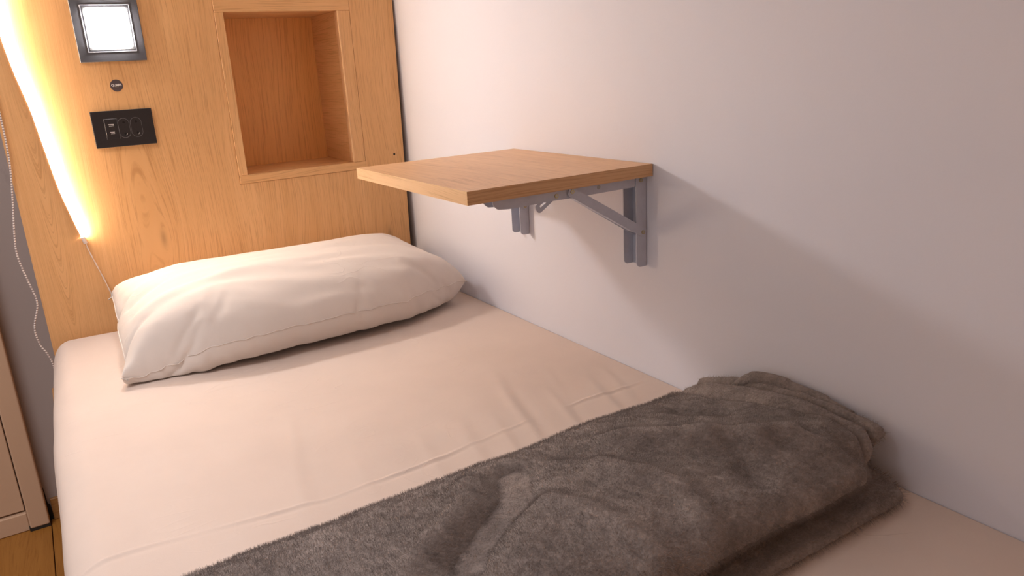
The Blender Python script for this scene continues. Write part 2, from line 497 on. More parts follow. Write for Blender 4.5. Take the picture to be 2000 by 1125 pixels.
# ------------------------------------------------------------------ mattress in fitted sheet
mt = empty('mattress', (-0.44, -1.0, -0.17), 'single mattress in a smooth cream fitted sheet, lying on the bed box', 'mattress')
CREASE = [(-0.95, -0.925), (-0.8278, -0.9289), (-0.7237, -0.9475), (-0.5934, -0.964), (-0.5079, -0.9602), (-0.4332, -0.9561), (-0.2521, -0.9411), (-0.1496, -0.9325), (-0.0803, -0.9369), (0.01, -0.94)]
CX = np.array([p[0] for p in CREASE]); CY = np.array([p[1] for p in CREASE])
def npnoise(x, y, sx, sy, seed=0.0):
    return np.array([noise.noise(Vector((a * sx + seed, b * sy, seed * 1.7))) for a, b in zip(x.ravel(), y.ravel())]).reshape(x.shape)
def sheet_mesh():
    x0, x1, y0, y1, z0, z1, r = -0.884, -0.0015, -2.0, -0.002, -0.171, 0.0, 0.032
    def grid(a, b, n, re):
        k = 7
        e = [re * (1 - math.cos(PI / 2 * i / k)) for i in range(k)]
        mid = list(np.linspace(a + re, b - re, n))
        return np.array([a + t for t in e] + mid + [b - t for t in reversed(e)])
    gx = grid(x0, x1, 190, r); gy = grid(y0, y1, 380, r)
    gy = np.sort(np.concatenate([gy[(gy < -0.982) | (gy > -0.915)], np.linspace(-0.981, -0.916, 52)]))
    gz = np.array([z1 - r * (1 - math.cos(PI / 2 * i / 7)) for i in range(7)] + list(np.linspace(z1 - r, z0, 18)))
    nx, ny, nz = len(gx), len(gy), len(gz)
    verts, idx = [], {}
    def vid(i, j, k):
        key = (i, j, k)
        if key not in idx:
            idx[key] = len(verts); verts.append((gx[i], gy[j], gz[k]))
        return idx[key]
    faces = []
    for i in range(nx - 1):
        for j in range(ny - 1):
            faces.append((vid(i, j, 0), vid(i + 1, j, 0), vid(i + 1, j + 1, 0), vid(i, j + 1, 0)))
    for k in range(nz - 1):
        for j in range(ny - 1):
            faces.append((vid(0, j, k), vid(0, j + 1, k), vid(0, j + 1, k + 1), vid(0, j, k + 1)))
            faces.append((vid(nx - 1, j, k), vid(nx - 1, j, k + 1), vid(nx - 1, j + 1, k + 1), vid(nx - 1, j + 1, k)))
        for i in range(nx - 1):
            faces.append((vid(i, 0, k), vid(i, 0, k + 1), vid(i + 1, 0, k + 1), vid(i + 1, 0, k)))
            faces.append((vid(i, ny - 1, k), vid(i + 1, ny - 1, k), vid(i + 1, ny - 1, k + 1), vid(i, ny - 1, k + 1)))
    V = np.array(verts)
    # round the corners: project on a rounded box
    rxy = 0.045
    inner = V.copy()
    c = np.clip(V, [x0 + r, y0 + r, -9], [x1 - r * 0.25, y1 - r, z1 - r])
    c[:, 0] = np.where(V[:, 0] > -0.1, np.minimum(V[:, 0], x1 - 0.006), c[:, 0])
    d = V - c
    L = np.linalg.norm(d, axis=1)
    out = L > 1e-6
    rr = np.where(V[:, 0] > x1 - r * 0.5, 0.0, r)
    W = V.copy()
    nd = d[out] / L[out][:, None]
    sel = np.where(out)[0]
    right_side = V[sel, 0] > -0.05
    W[sel] = np.where(right_side[:, None], V[sel], c[sel] + nd * r)
    # plan corner at the head-left
    cc = np.array([x0 + rxy, y1 - rxy])
    m_ = (W[:, 0] < cc[0]) & (W[:, 1] > cc[1])
    dd = W[m_][:, :2] - cc
    mx = np.abs(dd).max(axis=1); ln = np.linalg.norm(dd, axis=1) + 1e-9
    W[m_, 0] = cc[0] + dd[:, 0] * mx / ln
    W[m_, 1] = cc[1] + dd[:, 1] * mx / ln
    x, y, z = W[:, 0], W[:, 1], W[:, 2]
    # bulge of the long left side over the board
    left = np.clip((-0.80 - x) / 0.08, 0, 1)
    x -= left * 0.020 * np.clip(-y / 0.45, 0, 1) * np.sin(np.clip(-z / 0.115, 0, 1) * PI)
    x += left * 0.004 * np.clip((-z - 0.085) / 0.03, 0, 1)
    top = np.clip((z + 0.02) / 0.02, 0, 1)
    # head end stands a little higher
    z += top * 0.020 * np.exp(-((y + 0.0) / 0.16) ** 2) * np.clip((-x) / 0.3, 0, 1)
    # long ironed crease
    cy = np.interp(x, CX, CY)
    dy = y - cy
    st = 0.55 + 0.45 * np.clip(npnoise(x, y * 0, 9, 1, 3.3) * 3, -1, 1)
    z += top * (0.0015 * np.exp(-(dy / 0.0035) ** 2) * st - 0.0007 * np.exp(-((dy + 0.008) / 0.004) ** 2) * st)
    # a second fold mark nearer the pillow and faint cross creases
    dy2 = y + 0.60 + 0.05 * (x + 0.4)
    z += top * 0.0004 * np.exp(-(dy2 / 0.004) ** 2) * np.clip(npnoise(x, y * 0, 7, 1, 8.1) * 4, 0, 1)
    # pulls running from the foot up to the crease
    def pull(px, py, qx, qy, h, w):
        a = np.array([px, py]); b = np.array([qx, qy]); ab = b - a; l2 = ab @ ab
        t = ((x - a[0]) * ab[0] + (y - a[1]) * ab[1]) / l2
        tc = np.clip(t, 0, 1)
        dx_ = x - (a[0] + ab[0] * tc); dy_ = y - (a[1] + ab[1] * tc)
        side = (ab[0] * dy_ - ab[1] * dx_) / math.sqrt(l2)
        d_ = np.hypot(dx_, dy_)
        fade = np.sin(np.clip(tc, 0.0, 1) * PI) ** 0.6 + 0.02
        return top * h * 0.6 * fade * (np.exp(-(d_ / w) ** 2) - 0.6 * np.exp(-((d_ - 1.6 * w) / w) ** 2) * (side > 0))
    for p in ((-0.2308, -0.80, -0.3004, -1.06, 0.0032, 0.010), (-0.17, -0.85, -0.235, -1.08, 0.0026, 0.009),
              (-0.09, -0.86, -0.15, -1.07, 0.0022, 0.009), (-0.35, -0.86, -0.40, -1.07, 0.0022, 0.012),
              (-0.42, -0.86, -0.46, -1.07, 0.0018, 0.012), (-0.20, -0.72, -0.26, -0.90, 0.0012, 0.012),
              (-0.60, -0.80, -0.635, -1.02, 0.0022, 0.014), (-0.53, -0.86, -0.545, -1.06, 0.0016, 0.012),
              (-0.56, -0.66, -0.60, -0.84, 0.0012, 0.010), (-0.04, -0.84, -0.09, -1.0, 0.0018, 0.008),
              (-0.30, -0.88, -0.345, -1.07, 0.0018, 0.008), (-0.12, -0.78, -0.19, -0.96, 0.0012, 0.008)):
        z += pull(*p)
    big = npnoise(x, y, 6.0, 4.0, 1.0) * 0.0028 + npnoise(x + y * 0.3, y, 17, 9, 5.0) * 0.0010
    z += top * big * np.clip(-x / 0.05, 0, 1)
    side = 1 - top
    x += side * np.clip((-0.8 - x) / 0.05, 0, 1) * npnoise(y, z, 7, 10, 2.0) * 0.003
    W = np.stack([x, np.minimum(y, -0.0015), z], 1)
    me = bpy.data.meshes.new('fitted_sheet')
    me.from_pydata(W.tolist(), [], faces)
    me.materials.append(M['sheet'])
    for p in me.polygons: p.use_smooth = True
    me.update()
    o = bpy.data.objects.new('fitted_sheet', me)
    col.objects.link(o)
    o.parent = mt; o.matrix_parent_inverse = Matrix.Translation(-Vector(mt.location))
    return o
sheet = sheet_mesh()
obj('mattress_base', mkbox(-0.876, -0.008, -1.99, -0.008, -0.1712, -0.166), M['sheet'], mt)
print('sheet', time.time() - T0)

# ------------------------------------------------------------------ pillow: a sewn double sheet, inflated and dropped on the bed
def make_pillow():
    L_, W_ = 0.785, 0.475
    NX, NY = 80, 48
    V, F, top, bot = [], [], {}, {}
    for j in range(NY + 1):
        for i in range(NX + 1):
            u, v = i / NX - 0.5, j / NY - 0.5
            border = i in (0, NX) or j in (0, NY)
            dz = 0 if border else 0.004
            top[i, j] = len(V); V.append((u * L_, v * W_, dz + 0.0015 * noise.noise(Vector((u * 9, v * 9, 4)))))
            if border: bot[i, j] = top[i, j]
            else:
                bot[i, j] = len(V); V.append((u * L_, v * W_, -dz))
    for j in range(NY):
        for i in range(NX):
            F.append((top[i, j], top[i + 1, j], top[i + 1, j + 1], top[i, j + 1]))
            F.append((bot[i, j], bot[i, j + 1], bot[i + 1, j + 1], bot[i + 1, j]))
    me = bpy.data.meshes.new('pillow_cloth')
    rot = Matrix.Rotation(math.radians(9), 4, 'X') 
    mw = Matrix.Translation((-0.405, -0.222, 0.098)) @ Matrix.Rotation(math.radians(0.5), 4, 'Z') @ rot
    me.from_pydata([mw @ Vector(v) for v in V], [], F)
    o = bpy.data.objects.new('pillow_cloth', me)
    col.objects.link(o)
    cm = o.modifiers.new('cloth', 'CLOTH')
    s = cm.settings
    s.quality = 6
    s.mass = 0.25
    s.tension_stiffness = 60; s.compression_stiffness = 60; s.shear_stiffness = 10
    s.bending_stiffness = 0.6
    s.tension_damping = 12; s.compression_damping = 12; s.shear_damping = 8; s.bending_damping = 1
    s.air_damping = 3
    s.use_pressure = True
    s.uniform_pressure_force = 60
    s.effector_weights.gravity = 1.0
    cm.collision_settings.distance_min = 0.003
    cm.collision_settings.use_self_collision = False
    cols = []
    for bx in ((-1.1, 0.1, -1.2, 0.1, -0.1, 0.008), (-1.1, 0.1, 0.002, 0.1, 0.0, 0.6), (-0.002, 0.1, -1.2, 0.1, 0.0, 0.6)):
        c = obj('collider', mkbox(*bx), M['gap_dark'])
        c.modifiers.new('c', 'COLLISION')
        c.collision.thickness_outer = 0.002
        c.collision.cloth_friction = 20
        cols.append(c)
    F_END = 40
    scn.frame_start = 1; scn.frame_end = F_END
    cm.point_cache.frame_start = 1; cm.point_cache.frame_end = F_END
    for f in range(1, F_END + 1): scn.frame_set(f)
    dg = bpy.context.evaluated_depsgraph_get()
    res = bpy.data.meshes.new_from_object(o.evaluated_get(dg))
    # the empty corners of the case droop and tuck in; the far side rests a little higher
    ears = [((0, 0), (-0.768, -0.372, 0.016), 0.12), ((NX, 0), (-0.030, -0.350, 0.060), 0.13), ((0, NY), (-0.757, -0.040, 0.082), 0.10), ((NX, NY), (-0.045, -0.030, 0.080), 0.10)]
    base = {k: res.vertices[top[k]].co.copy() for k, _, _ in ears}
    for v in res.vertices:
        c0 = v.co.copy()
        for k, tgt, rad in ears:
            w = math.exp(-((c0 - base[k]).length / rad) ** 2)
            v.co += (Vector(tgt) - base[k]) * w
        v.co.z += 0.012 * math.exp(-(c0.y / 0.12) ** 2)
        if v.co.x > -0.085: v.co.x = -0.085 + 0.055 * math.tanh((v.co.x + 0.085) / 0.052)
        # gathers running off the long front seam
        q = v.co
        seam_y = -0.42 if abs(q.x + 0.4) < 0.3 else -0.40
        near = math.exp(-((q.y - seam_y) / 0.055) ** 2)
        g = noise.noise(Vector((q.x * 46 + q.z * 14, q.z * 6, 1.5))) + 0.5 * noise.noise(Vector((q.x * 75, q.z * 12, 7.5)))
        wgt = 0.25 + 0.75 * max(0, min(1, abs(q.x + 0.42) * 4 - 0.35))
        q.y += 0.011 * g * near * wgt
        q.z += 0.009 * g * near * wgt
        # long soft drags over the top
        if q.z > 0.1: q.z += 0.0060 * noise.noise(Vector((q.x * 5 + q.y * 4, q.y * 34, 3.0))) + 0.0030 * noise.noise(Vector((q.x * 12, q.y * 50 + q.x * 8, 9.0)))
        v.co.z = max(v.co.z, 0.0045)
    co = [v.co.copy() for v in res.vertices]
    for c in cols: bpy.data.objects.remove(c)
    bpy.data.objects.remove(o)
    scn.frame_set(1)
    return res, co, top, NX, NY
res, co, topi, NX, NY = make_pillow()
xs = [c.x for c in co]; ys = [c.y for c in co]; zs = [c.z for c in co]
print('pillow', time.time() - T0, min(xs), max(xs), min(ys), max(ys), min(zs), max(zs))
pl = empty('pillow', (-0.40, -0.22, 0.0), 'plump cream pillow lying on the sheet against the wooden headboard', 'pillow')
res.materials.clear(); res.materials.append(M['pillowcase'])
for p in res.polygons: p.use_smooth = True
po = bpy.data.objects.new('pillowcase', res)
col.objects.link(po)
po.parent = pl; po.matrix_parent_inverse = Matrix.Translation(-Vector(pl.location))
sub = po.modifiers.new('smooth', 'SUBSURF'); sub.levels = 1; sub.render_levels = 1
border = [topi[i, 0] for i in range(NX)] + [topi[NX, j] for j in range(NY)] + [topi[i, NY] for i in range(NX, 0, -1)] + [topi[0, j] for j in range(NY, 0, -1)]
obj('seam', tube([co[i] for i in border], 0.0010, 6, closed=True), M['pillowcase'], pl, smooth=True)

# ------------------------------------------------------------------ fleece blanket
bl = empty('blanket', (-0.45, -1.23, 0.0), 'folded dark grey fleece blanket laid across the foot half of the bed', 'blanket')
def bumpfield(x, y):
    """dents and ridges on the top of the blanket"""
    h = np.zeros_like(x)
    def seg(pts, hgt, w, w2=None):
        out = np.full(x.shape, 9.0); sd = np.zeros_like(x)
        for (ax, ay), (bx, by) in zip(pts[:-1], pts[1:]):
            ab = np.array([bx - ax, by - ay]); l2 = ab @ ab
            t = np.clip(((x - ax) * ab[0] + (y - ay) * ab[1]) / l2, 0, 1)
            dx, dy = x - (ax + ab[0] * t), y - (ay + ab[1] * t)
            d = np.hypot(dx, dy)
            s = (ab[0] * (y - ay) - ab[1] * (x - ax)) / math.sqrt(l2) / np.maximum(d, 1e-6)
            s = s * np.clip(d / 0.006, 0, 1)
            upd = d < out
            out = np.where(upd, d, out); sd = np.where(upd, s, sd)
        w2 = w2 if w2 else w
        ww = 0.5 * (w + w2)
        return hgt * np.exp(-(out / ww) ** 2)
    h += seg([(-0.31, -1.19), (-0.2858, -1.2056), (-0.2555, -1.2363), (-0.2202, -1.2692), (-0.19, -1.31)], 0.011, 0.010, 0.035)
    h += seg([(-0.2202, -1.2692), (-0.16, -1.30), (-0.11, -1.35)], 0.008, 0.012, 0.03)
    h += seg([(-0.425, -1.15), (-0.4487, -1.2027), (-0.4988, -1.2408), (-0.5626, -1.2894)], -0.019, 0.026, 0.020)
    h += seg([(-0.4450, -1.262), (-0.4340, -1.3000), (-0.4269, -1.3457), (-0.4159, -1.399)], 0.010, 0.012, 0.028)
    h += seg([(-0.2062, -1.2885), (-0.2408, -1.3635)], -0.007, 0.020)
    h += seg([(-0.1682, -1.1638), (-0.138, -1.2087)], -0.012, 0.018)
    h += seg([(-0.1199, -1.3345), (-0.0934, -1.3931)], -0.008, 0.012)
    h += seg([(-0.49, -1.15), (-0.5244, -1.2093), (-0.613, -1.2709), (-0.68, -1.33)], 0.010, 0.018, 0.026)
    h += seg([(-0.36, -1.24), (-0.33, -1.33), (-0.34, -1.39)], 0.009, 0.016, 0.024)
    h += seg([(-0.36, -1.15), (-0.33, -1.20)], -0.006, 0.02)
    h += seg([(-0.68, -1.13), (-0.75, -1.22)], -0.008, 0.025)
    return h * 1.35
def layer(name, prof, th, xl, xr_fn, top_fn=None, nx=150, seed=1.0, amp=0.0016):
    """a sheet of thickness th swept along x; prof = [(y, z)...] centre line"""
    path = smooth_path([(0, p[0], p[1]) for p in prof], 7)
    P = np.array([(p.y, p.z) for p in path])
    d = np.gradient(P, axis=0); d /= np.linalg.norm(d, axis=1)[:, None]
    nrm = np.stack([-d[:, 1], d[:, 0]], 1)
    if nrm[len(nrm) // 2, 1] < 0: nrm = -nrm
    n = len(P)
    # closed outline: outer side forward, round end, inner side back
    ring = []
    for i in range(n): ring.append((i, 0.5))
    ring += [(n - 1, 0.25, 0.35), (n - 1, -0.25, 0.35)]
    for i in range(n - 1, -1, -1): ring.append((i, -0.5))
    ring += [(0, -0.25, -0.35), (0, 0.25, -0.35)]
    R_ = []
    for r in ring:
        q = P[r[0]] + nrm[r[0]] * r[1] * th
        if len(r) == 3: q = q + d[r[0]] * r[2] * th
        R_.append(q)
    R_ = np.array(R_)
    k = len(R_)
    tt = np.linspace(0, 1, nx)
    verts = np.zeros((nx, k, 3))
    for a, t in enumerate(tt):
        for b in range(k):
            y, z = R_[b]
            xr = xr_fn(y, z)
            verts[a, b] = (xl + (xr - xl) * t, y, z)
    x = verts[..., 0]; y = verts[..., 1]; z = verts[..., 2]
    # slightly lower and wandering along the width
    up = np.clip((z - 0.02) / 0.05, 0, 1)
    if top_fn is not None:
        z += top_fn(x, y) * np.clip((z - 0.045) / 0.03, 0, 1)
    yy = npnoise(x, z, 5.0, 3.0, seed) * 0.010 * up
    y += yy
    z *= 1.0 - 0.16 * np.clip((-0.35 - x) / 0.5, 0, 1)
    z += (npnoise(x, y, 12, 12, seed + 4) * 0.006 + npnoise(x, y, 30, 30, seed + 6) * 0.0030) * up
    nz = npnoise(x + z, y - z, 95, 95, seed + 2) * amp
    z += nz; y += nz * 0.4
    z = np.maximum(z, 0.0045 + 0.001 * np.sin(x * 40))
    verts = np.stack([x, y, z], -1)
    # rounded ends: shrink the last rings towards the centre line
    cen = np.array([P[r[0]] for r in ring])
    for a, f in ((nx - 1, 0.35), (nx - 2, 0.75), (0, 0.35), (1, 0.75)):
        base = verts[a]
        delta = (np.stack([base[:, 0], R_[:, 0], R_[:, 1]], 1) - np.stack([base[:, 0], cen[:, 0], cen[:, 1]], 1))
        base -= delta * (1 - f)
    vv = verts.reshape(-1, 3).tolist()
    faces = []
    for a in range(nx - 1):
        for b in range(k):
            c = (b + 1) % k
            faces.append((a * k + b, a * k + c, (a + 1) * k + c, (a + 1) * k + b))
    # end caps: strips between outer and inner side
    for a, flip in ((0, False), (nx - 1, True)):
        for i in range(n - 1):
            o1, o2 = i, i + 1
            j1, j2 = n + 2 + (n - 1 - i), n + 2 + (n - 2 - i)
            f = (a * k + o1, a * k + j1, a * k + j2, a * k + o2)
            faces.append(tuple(reversed(f)) if flip else f)
    me = bpy.data.meshes.new(name)
    me.from_pydata(vv, [], faces)
    me.materials.append(M['fleece']); me.materials.append(M['pile'])
    for p in me.polygons: p.use_smooth = True
    me.update()
    bm = bmesh.new(); bm.from_mesh(me); bmesh.ops.recalc_face_normals(bm, faces=bm.faces[:]); bm.to_mesh(me); bm.free()
    o = bpy.data.objects.new(name, me)
    col.objects.link(o)
    o.parent = bl; o.matrix_parent_inverse = Matrix.Translation(-Vector(bl.location))
    return o
XL = -0.868
def end1(y, z):
    return float(np.interp(-y, [1.03, 1.10, 1.1733, 1.2237, 1.2865, 1.3357, 1.3728, 1.4064], [-0.060, -0.095, -0.115, -0.095, -0.082, -0.070, -0.074, -0.100]))
outer = layer('top_fold', [(-1.058, 0.012), (-1.066, 0.026), (-1.090, 0.044), (-1.125, 0.060), (-1.18, 0.074), (-1.25, 0.083), (-1.32, 0.088), (-1.366, 0.083), (-1.392, 0.070), (-1.399, 0.058), (-1.386, 0.049), (-1.33, 0.046)],
              0.013, XL, end1, bumpfield, nx=230, seed=1.0)
second = layer('middle_fold', [(-1.060, 0.010), (-1.085, 0.027), (-1.12, 0.044), (-1.18, 0.059), (-1.25, 0.068), (-1.32, 0.072), (-1.364, 0.066), (-1.380, 0.054), (-1.37, 0.044)],
               0.012, XL + 0.01, lambda y, z: -0.046 - 0.02 * max(0, (-y - 1.36)) / 0.03, None, nx=150, seed=5.0)
# towards the wall the inner folds loosen and swell above the end of the top one
for v in second.data.vertices:
    t = min(1, max(0, (v.co.x + 0.088) / 0.028))
    if v.co.z > 0.02:
        v.co.z += 0.015 * t
        if v.co.y < -1.33: v.co.y -= 0.004 * t
third = layer('inner_fold', [(-1.065, 0.010), (-1.10, 0.026), (-1.14, 0.040), (-1.19, 0.050), (-1.25, 0.054), (-1.32, 0.055), (-1.352, 0.050), (-1.36, 0.043)],
              0.010, XL + 0.02, lambda y, z: -0.022, None, nx=200, seed=9.0)
for v in third.data.vertices:
    t = min(1, max(0, (v.co.x + 0.052) / 0.016))
    if v.co.z > 0.02:
        v.co.z += 0.031 * t
        if v.co.y < -1.33: v.co.y -= 0.012 * t
obj('rolled_edge', tube(smooth_path([(-0.040, -1.150, 0.060), (-0.030, -1.172, 0.083), (-0.022, -1.205, 0.0880), (-0.018, -1.245, 0.0865), (-0.017, -1.285, 0.0845), (-0.018, -1.325, 0.080)], 8),
                        [0.004] + [0.0090] * 8 + [0.0105] * 12 + [0.0085] * 12 + [0.006] * 8, 14), M['fleece'], bl, smooth=True)
bottom = layer('bottom_fold', [(-1.062, 0.0125), (-1.10, 0.0145), (-1.2, 0.016), (-1.3, 0.016), (-1.37, 0.015), (-1.408, 0.0115)], 0.014, XL - 0.0,
               lambda y, z: float(np.interp(-y, [1.0, 1.30, 1.38, 1.41], [-0.012, -0.010, -0.018, -0.034])), None, nx=200, seed=12.0)
lower = layer('lower_fold', [(-1.075, 0.030), (-1.15, 0.034), (-1.22, 0.035), (-1.28, 0.034), (-1.32, 0.030)], 0.012, XL + 0.015,
              lambda y, z: -0.024, None, nx=80, seed=15.0)
def pile(o, count, length, seed):
    ps = o.modifiers.new('pile', 'PARTICLE_SYSTEM').particle_system
    st = ps.settings
    st.type = 'HAIR'
    st.count = count
    st.use_advanced_hair = True
    st.normal_factor = length / 4 * 0.8
    st.factor_random = length / 4 * 0.55
    st.object_align_factor = (0.0, -length / 4 * 0.3, 0.0)
    st.hair_step = 3
    ps.seed = seed
    st.emit_from = 'FACE'
    st.use_modifier_stack = False
    st.material = 2
    st.root_radius = 0.26
    st.tip_radius = 0.08
    st.radius_scale = 0.0012
    st.render_step = 3; st.display_step = 2
    st.child_type = 'NONE'
PILE = True
if PILE:
    pile(outer, 210000, 0.0042, 1); pile(second, 60000, 0.004, 2); pile(third, 30000, 0.004, 3); pile(bottom, 70000, 0.006, 4)
print('blanket', time.time() - T0)

# ------------------------------------------------------------------ folding wall shelf
sh = empty('wall_shelf', (-0.17, -0.73, 0.35), 'small oak veneer wall shelf above the bed on two folding steel brackets', 'shelf')
SX, SY0, SY1, SZ, ST = -0.3421, -0.5235, -0.9375, 0.3696, 0.0195
obj('shelf_board', mkbox(SX + 0.0012, -0.0015, SY1 + 0.0012, SY0 - 0.0012, SZ - ST, SZ), M['oak_table'], sh)
eb = mkbox(SX, SX + 0.0011, SY1 + 0.0012, SY0 - 0.0012, SZ - ST, SZ)
tag(obj('edge_band', eb, M['oak_edge'], sh), 'pale long front edge band')
obj('edge_band', mkbox(SX, -0.0015, SY1, SY1 + 0.0011, SZ - ST, SZ), M['oak_edge_x'], sh)
obj('edge_band', mkbox(SX, -0.0015, SY0 - 0.0011, SY0, SZ - ST, SZ), M['oak_edge_x'], sh)
def cyl_y(x, z, y0, y1, r, n=16, bm=None):
    bm = bm or bmesh.new()
    return prism(bm, [(x + r * math.cos(a * 2 * PI / n), z + r * math.sin(a * 2 * PI / n)) for a in range(n)], 'y', y0, y1)
def rounded(pts, r, seg=5):
    out = []
    n = len(pts)
    for i in range(n):
        p0, p, p1 = Vector(pts[i - 1]), Vector(pts[i]), Vector(pts[(i + 1) % n])
        a = (p0 - p).normalized(); b = (p1 - p).normalized()
        rr = min(r, (p0 - p).length * 0.45, (p1 - p).length * 0.45)
        A, B = p + a * rr, p + b * rr
        for k in range(seg + 1):
            t = k / seg
            out.append(tuple((A * (1 - t) ** 2 + p * 2 * t * (1 - t) + B * t * t)))
    return out
def bar_xz(p, q, w):
    p, q = Vector(p), Vector(q)
    d = (q - p).normalized(); n = Vector((-d.y, d.x)) * w / 2
    e = d * w / 2
    return rounded([tuple(p - e - n), tuple(q + e - n), tuple(q + e + n), tuple(p - e + n)], w * 0.45, 4)
def bracket(Y):
    """near face of the bracket at y = Y, going away to Y + 0.034"""
    ZU = SZ - ST            # underside of the board
    # wall channel
    root = bmesh.new()
    prof = rounded([(-0.0225, ZU - 0.004), (-0.0225, 0.203), (-0.017, 0.198), (-0.0012, 0.198), (-0.0012, ZU - 0.0005), (-0.019, ZU - 0.0005)], 0.003, 3)
    prism(root, prof, 'y', Y, Y + 0.0016)
    prism(root, prof, 'y', Y + 0.0320, Y + 0.0336)
    box(root, -0.0028, -0.0012, Y + 0.0016, Y + 0.0320, 0.198, ZU - 0.0005)
    w = obj('wall_plate', root, M['bracket'], sh)
    # top arm: two sides and a web under the board
    a = bmesh.new()
    prof = rounded([(-0.0235, ZU - 0.0005), (-0.0235, ZU - 0.0168), (-0.150, ZU - 0.0175), (-0.186, ZU - 0.0170), (-0.262, ZU - 0.0182), (-0.284, ZU - 0.0165), (-0.2915, ZU - 0.009), (-0.2915, ZU - 0.0005)], 0.0035, 4)
    prism(a, prof, 'y', Y + 0.0018, Y + 0.0032)
    prism(a, prof, 'y', Y + 0.0304, Y + 0.0318)
    box(a, -0.290, -0.0235, Y + 0.0032, Y + 0.0304, ZU - 0.0020, ZU - 0.0005)
    obj('arm', a, M['bracket'], sh)
    s = mkbox(-0.262, -0.150, Y + 0.0060, Y + 0.0270, ZU - 0.0052, ZU - 0.0022, bev=0.0006)
    tag(obj('spring_strip', s, M['steel'], sh), 'bare steel spring strip')
    # diagonal brace, a channel of its own, just outside the arm
    b = bmesh.new()
    pr = bar_xz((-0.010, 0.2570), (-0.1515, ZU - 0.0085), 0.0150)
    prism(b, pr, 'y', Y - 0.0018, Y - 0.0004)
    prism(b, bar_xz((-0.010, 0.2570), (-0.145, ZU - 0.0100), 0.0150), 'y', Y + 0.0190, Y + 0.0204)
    # web along the lower long side
    p, q = Vector((-0.020, 0.2632)), Vector((-0.140, ZU - 0.0148))
    d = (q - p).normalized(); n = Vector((-d.y, d.x))
    if n.y > 0: n = -n
    prism(b, [tuple(p + n * 0.0050), tuple(q + n * 0.0050), tuple(q + n * 0.0062), tuple(p + n * 0.0062)], 'y', Y - 0.0004, Y + 0.0190)
    obj('brace', b, M['bracket'], sh)
    # release lever: flat loop with a slot
    lv = bmesh.new()
    outerp = bar_xz((-0.186, ZU - 0.0115), (-0.2075, ZU - 0.0250), 0.0140)
    innerp = bar_xz((-0.197, ZU - 0.0182), (-0.2055, ZU - 0.0230), 0.0040)
    Yl = Y + 0.006
    n_ = len(outerp)
    for k in range(n_):
        k2 = (k + 1) % n_
        for (ya, yb) in ((Yl, Yl + 0.0016),):
            v = [lv.verts.new((outerp[k][0], ya, outerp[k][1])), lv.verts.new((outerp[k2][0], ya, outerp[k2][1])), lv.verts.new((innerp[k2][0], ya, innerp[k2][1])), lv.verts.new((innerp[k][0], ya, innerp[k][1]))]
            u = [lv.verts.new((p_.co.x, yb, p_.co.z)) for p_ in v]
            lv.faces.new(v); lv.faces.new(list(reversed(u)))
            lv.faces.new((v[0], u[0], u[1], v[1])); lv.faces.new((v[3], v[2], u[2], u[3]))
    bmesh.ops.remove_doubles(lv, verts=lv.verts[:], dist=1e-6)
    bmesh.ops.recalc_face_normals(lv, faces=lv.faces[:])
    obj('release_lever', lv, M['bracket'], sh)
    for (x, z, yo) in ((-0.0125, ZU - 0.0030 - 0.004, 0.0), (-0.0100, 0.2570, -0.0018), (-0.1520, ZU - 0.0072, -0.0018), (-0.1795, ZU - 0.0105, 0.0018)):
        rv = cyl_y(x, z, Y + yo - 0.0012, Y + yo + 0.0004, 0.0034)
        r_ = obj('rivet', rv, M['brass'], sh)
        dm = cyl_y(x, z, Y + yo - 0.00135, Y + yo - 0.0010, 0.0016, 10)
        obj('rivet_centre', dm, M['steel'], sh).parent = r_
    hl = cyl_y(-0.098, ZU - 0.0075, Y + 0.0016, Y + 0.0018, 0.0036)
    tag(obj('screw_hole', hl, M['bezel'], sh), 'grey recessed hole')
bracket(-0.9215)
bracket(-0.5670)

# ------------------------------------------------------------------ reading lamp in black plate
lp = empty('reading_lamp', (-0.650, 0.0, 0.648), 'square lit reading lamp in a flat black plate on the headboard', 'lamp')
def frame_bm(x0, x1, z0, z1, w, y0, y1):
    bm = bmesh.new()
    box(bm, x0, x1, y0, y1, z1 - w, z1); box(bm, x0, x1, y0, y1, z0, z0 + w)
    box(bm, x0, x0 + w, y0, y1, z0 + w, z1 - w); box(bm, x1 - w, x1, y0, y1, z0 + w, z1 - w)
    return bm
obj('plate', mkbox(-0.7145, -0.5880, -0.0062, -0.0003, 0.5872, 0.7110, bev=0.0008), M['black_glass'], lp)
obj('bezel', frame_bm(-0.6965, -0.6045, 0.6060, 0.6995, 0.0010, -0.0072, -0.0060), M['bezel'], lp)
obj('bloom_rim', frame_bm(-0.6925, -0.6085, 0.6100, 0.6955, 0.0080, -0.0068, -0.0060), M['bloom'], lp)  # rim added round the diffuser to catch its glow, standing in for bloom
tag(obj('diffuser', mkbox(-0.6870, -0.6130, -0.0105, -0.0060, 0.6165, 0.6900, bev=0.001), M['lamp'], lp), 'glowing white square')

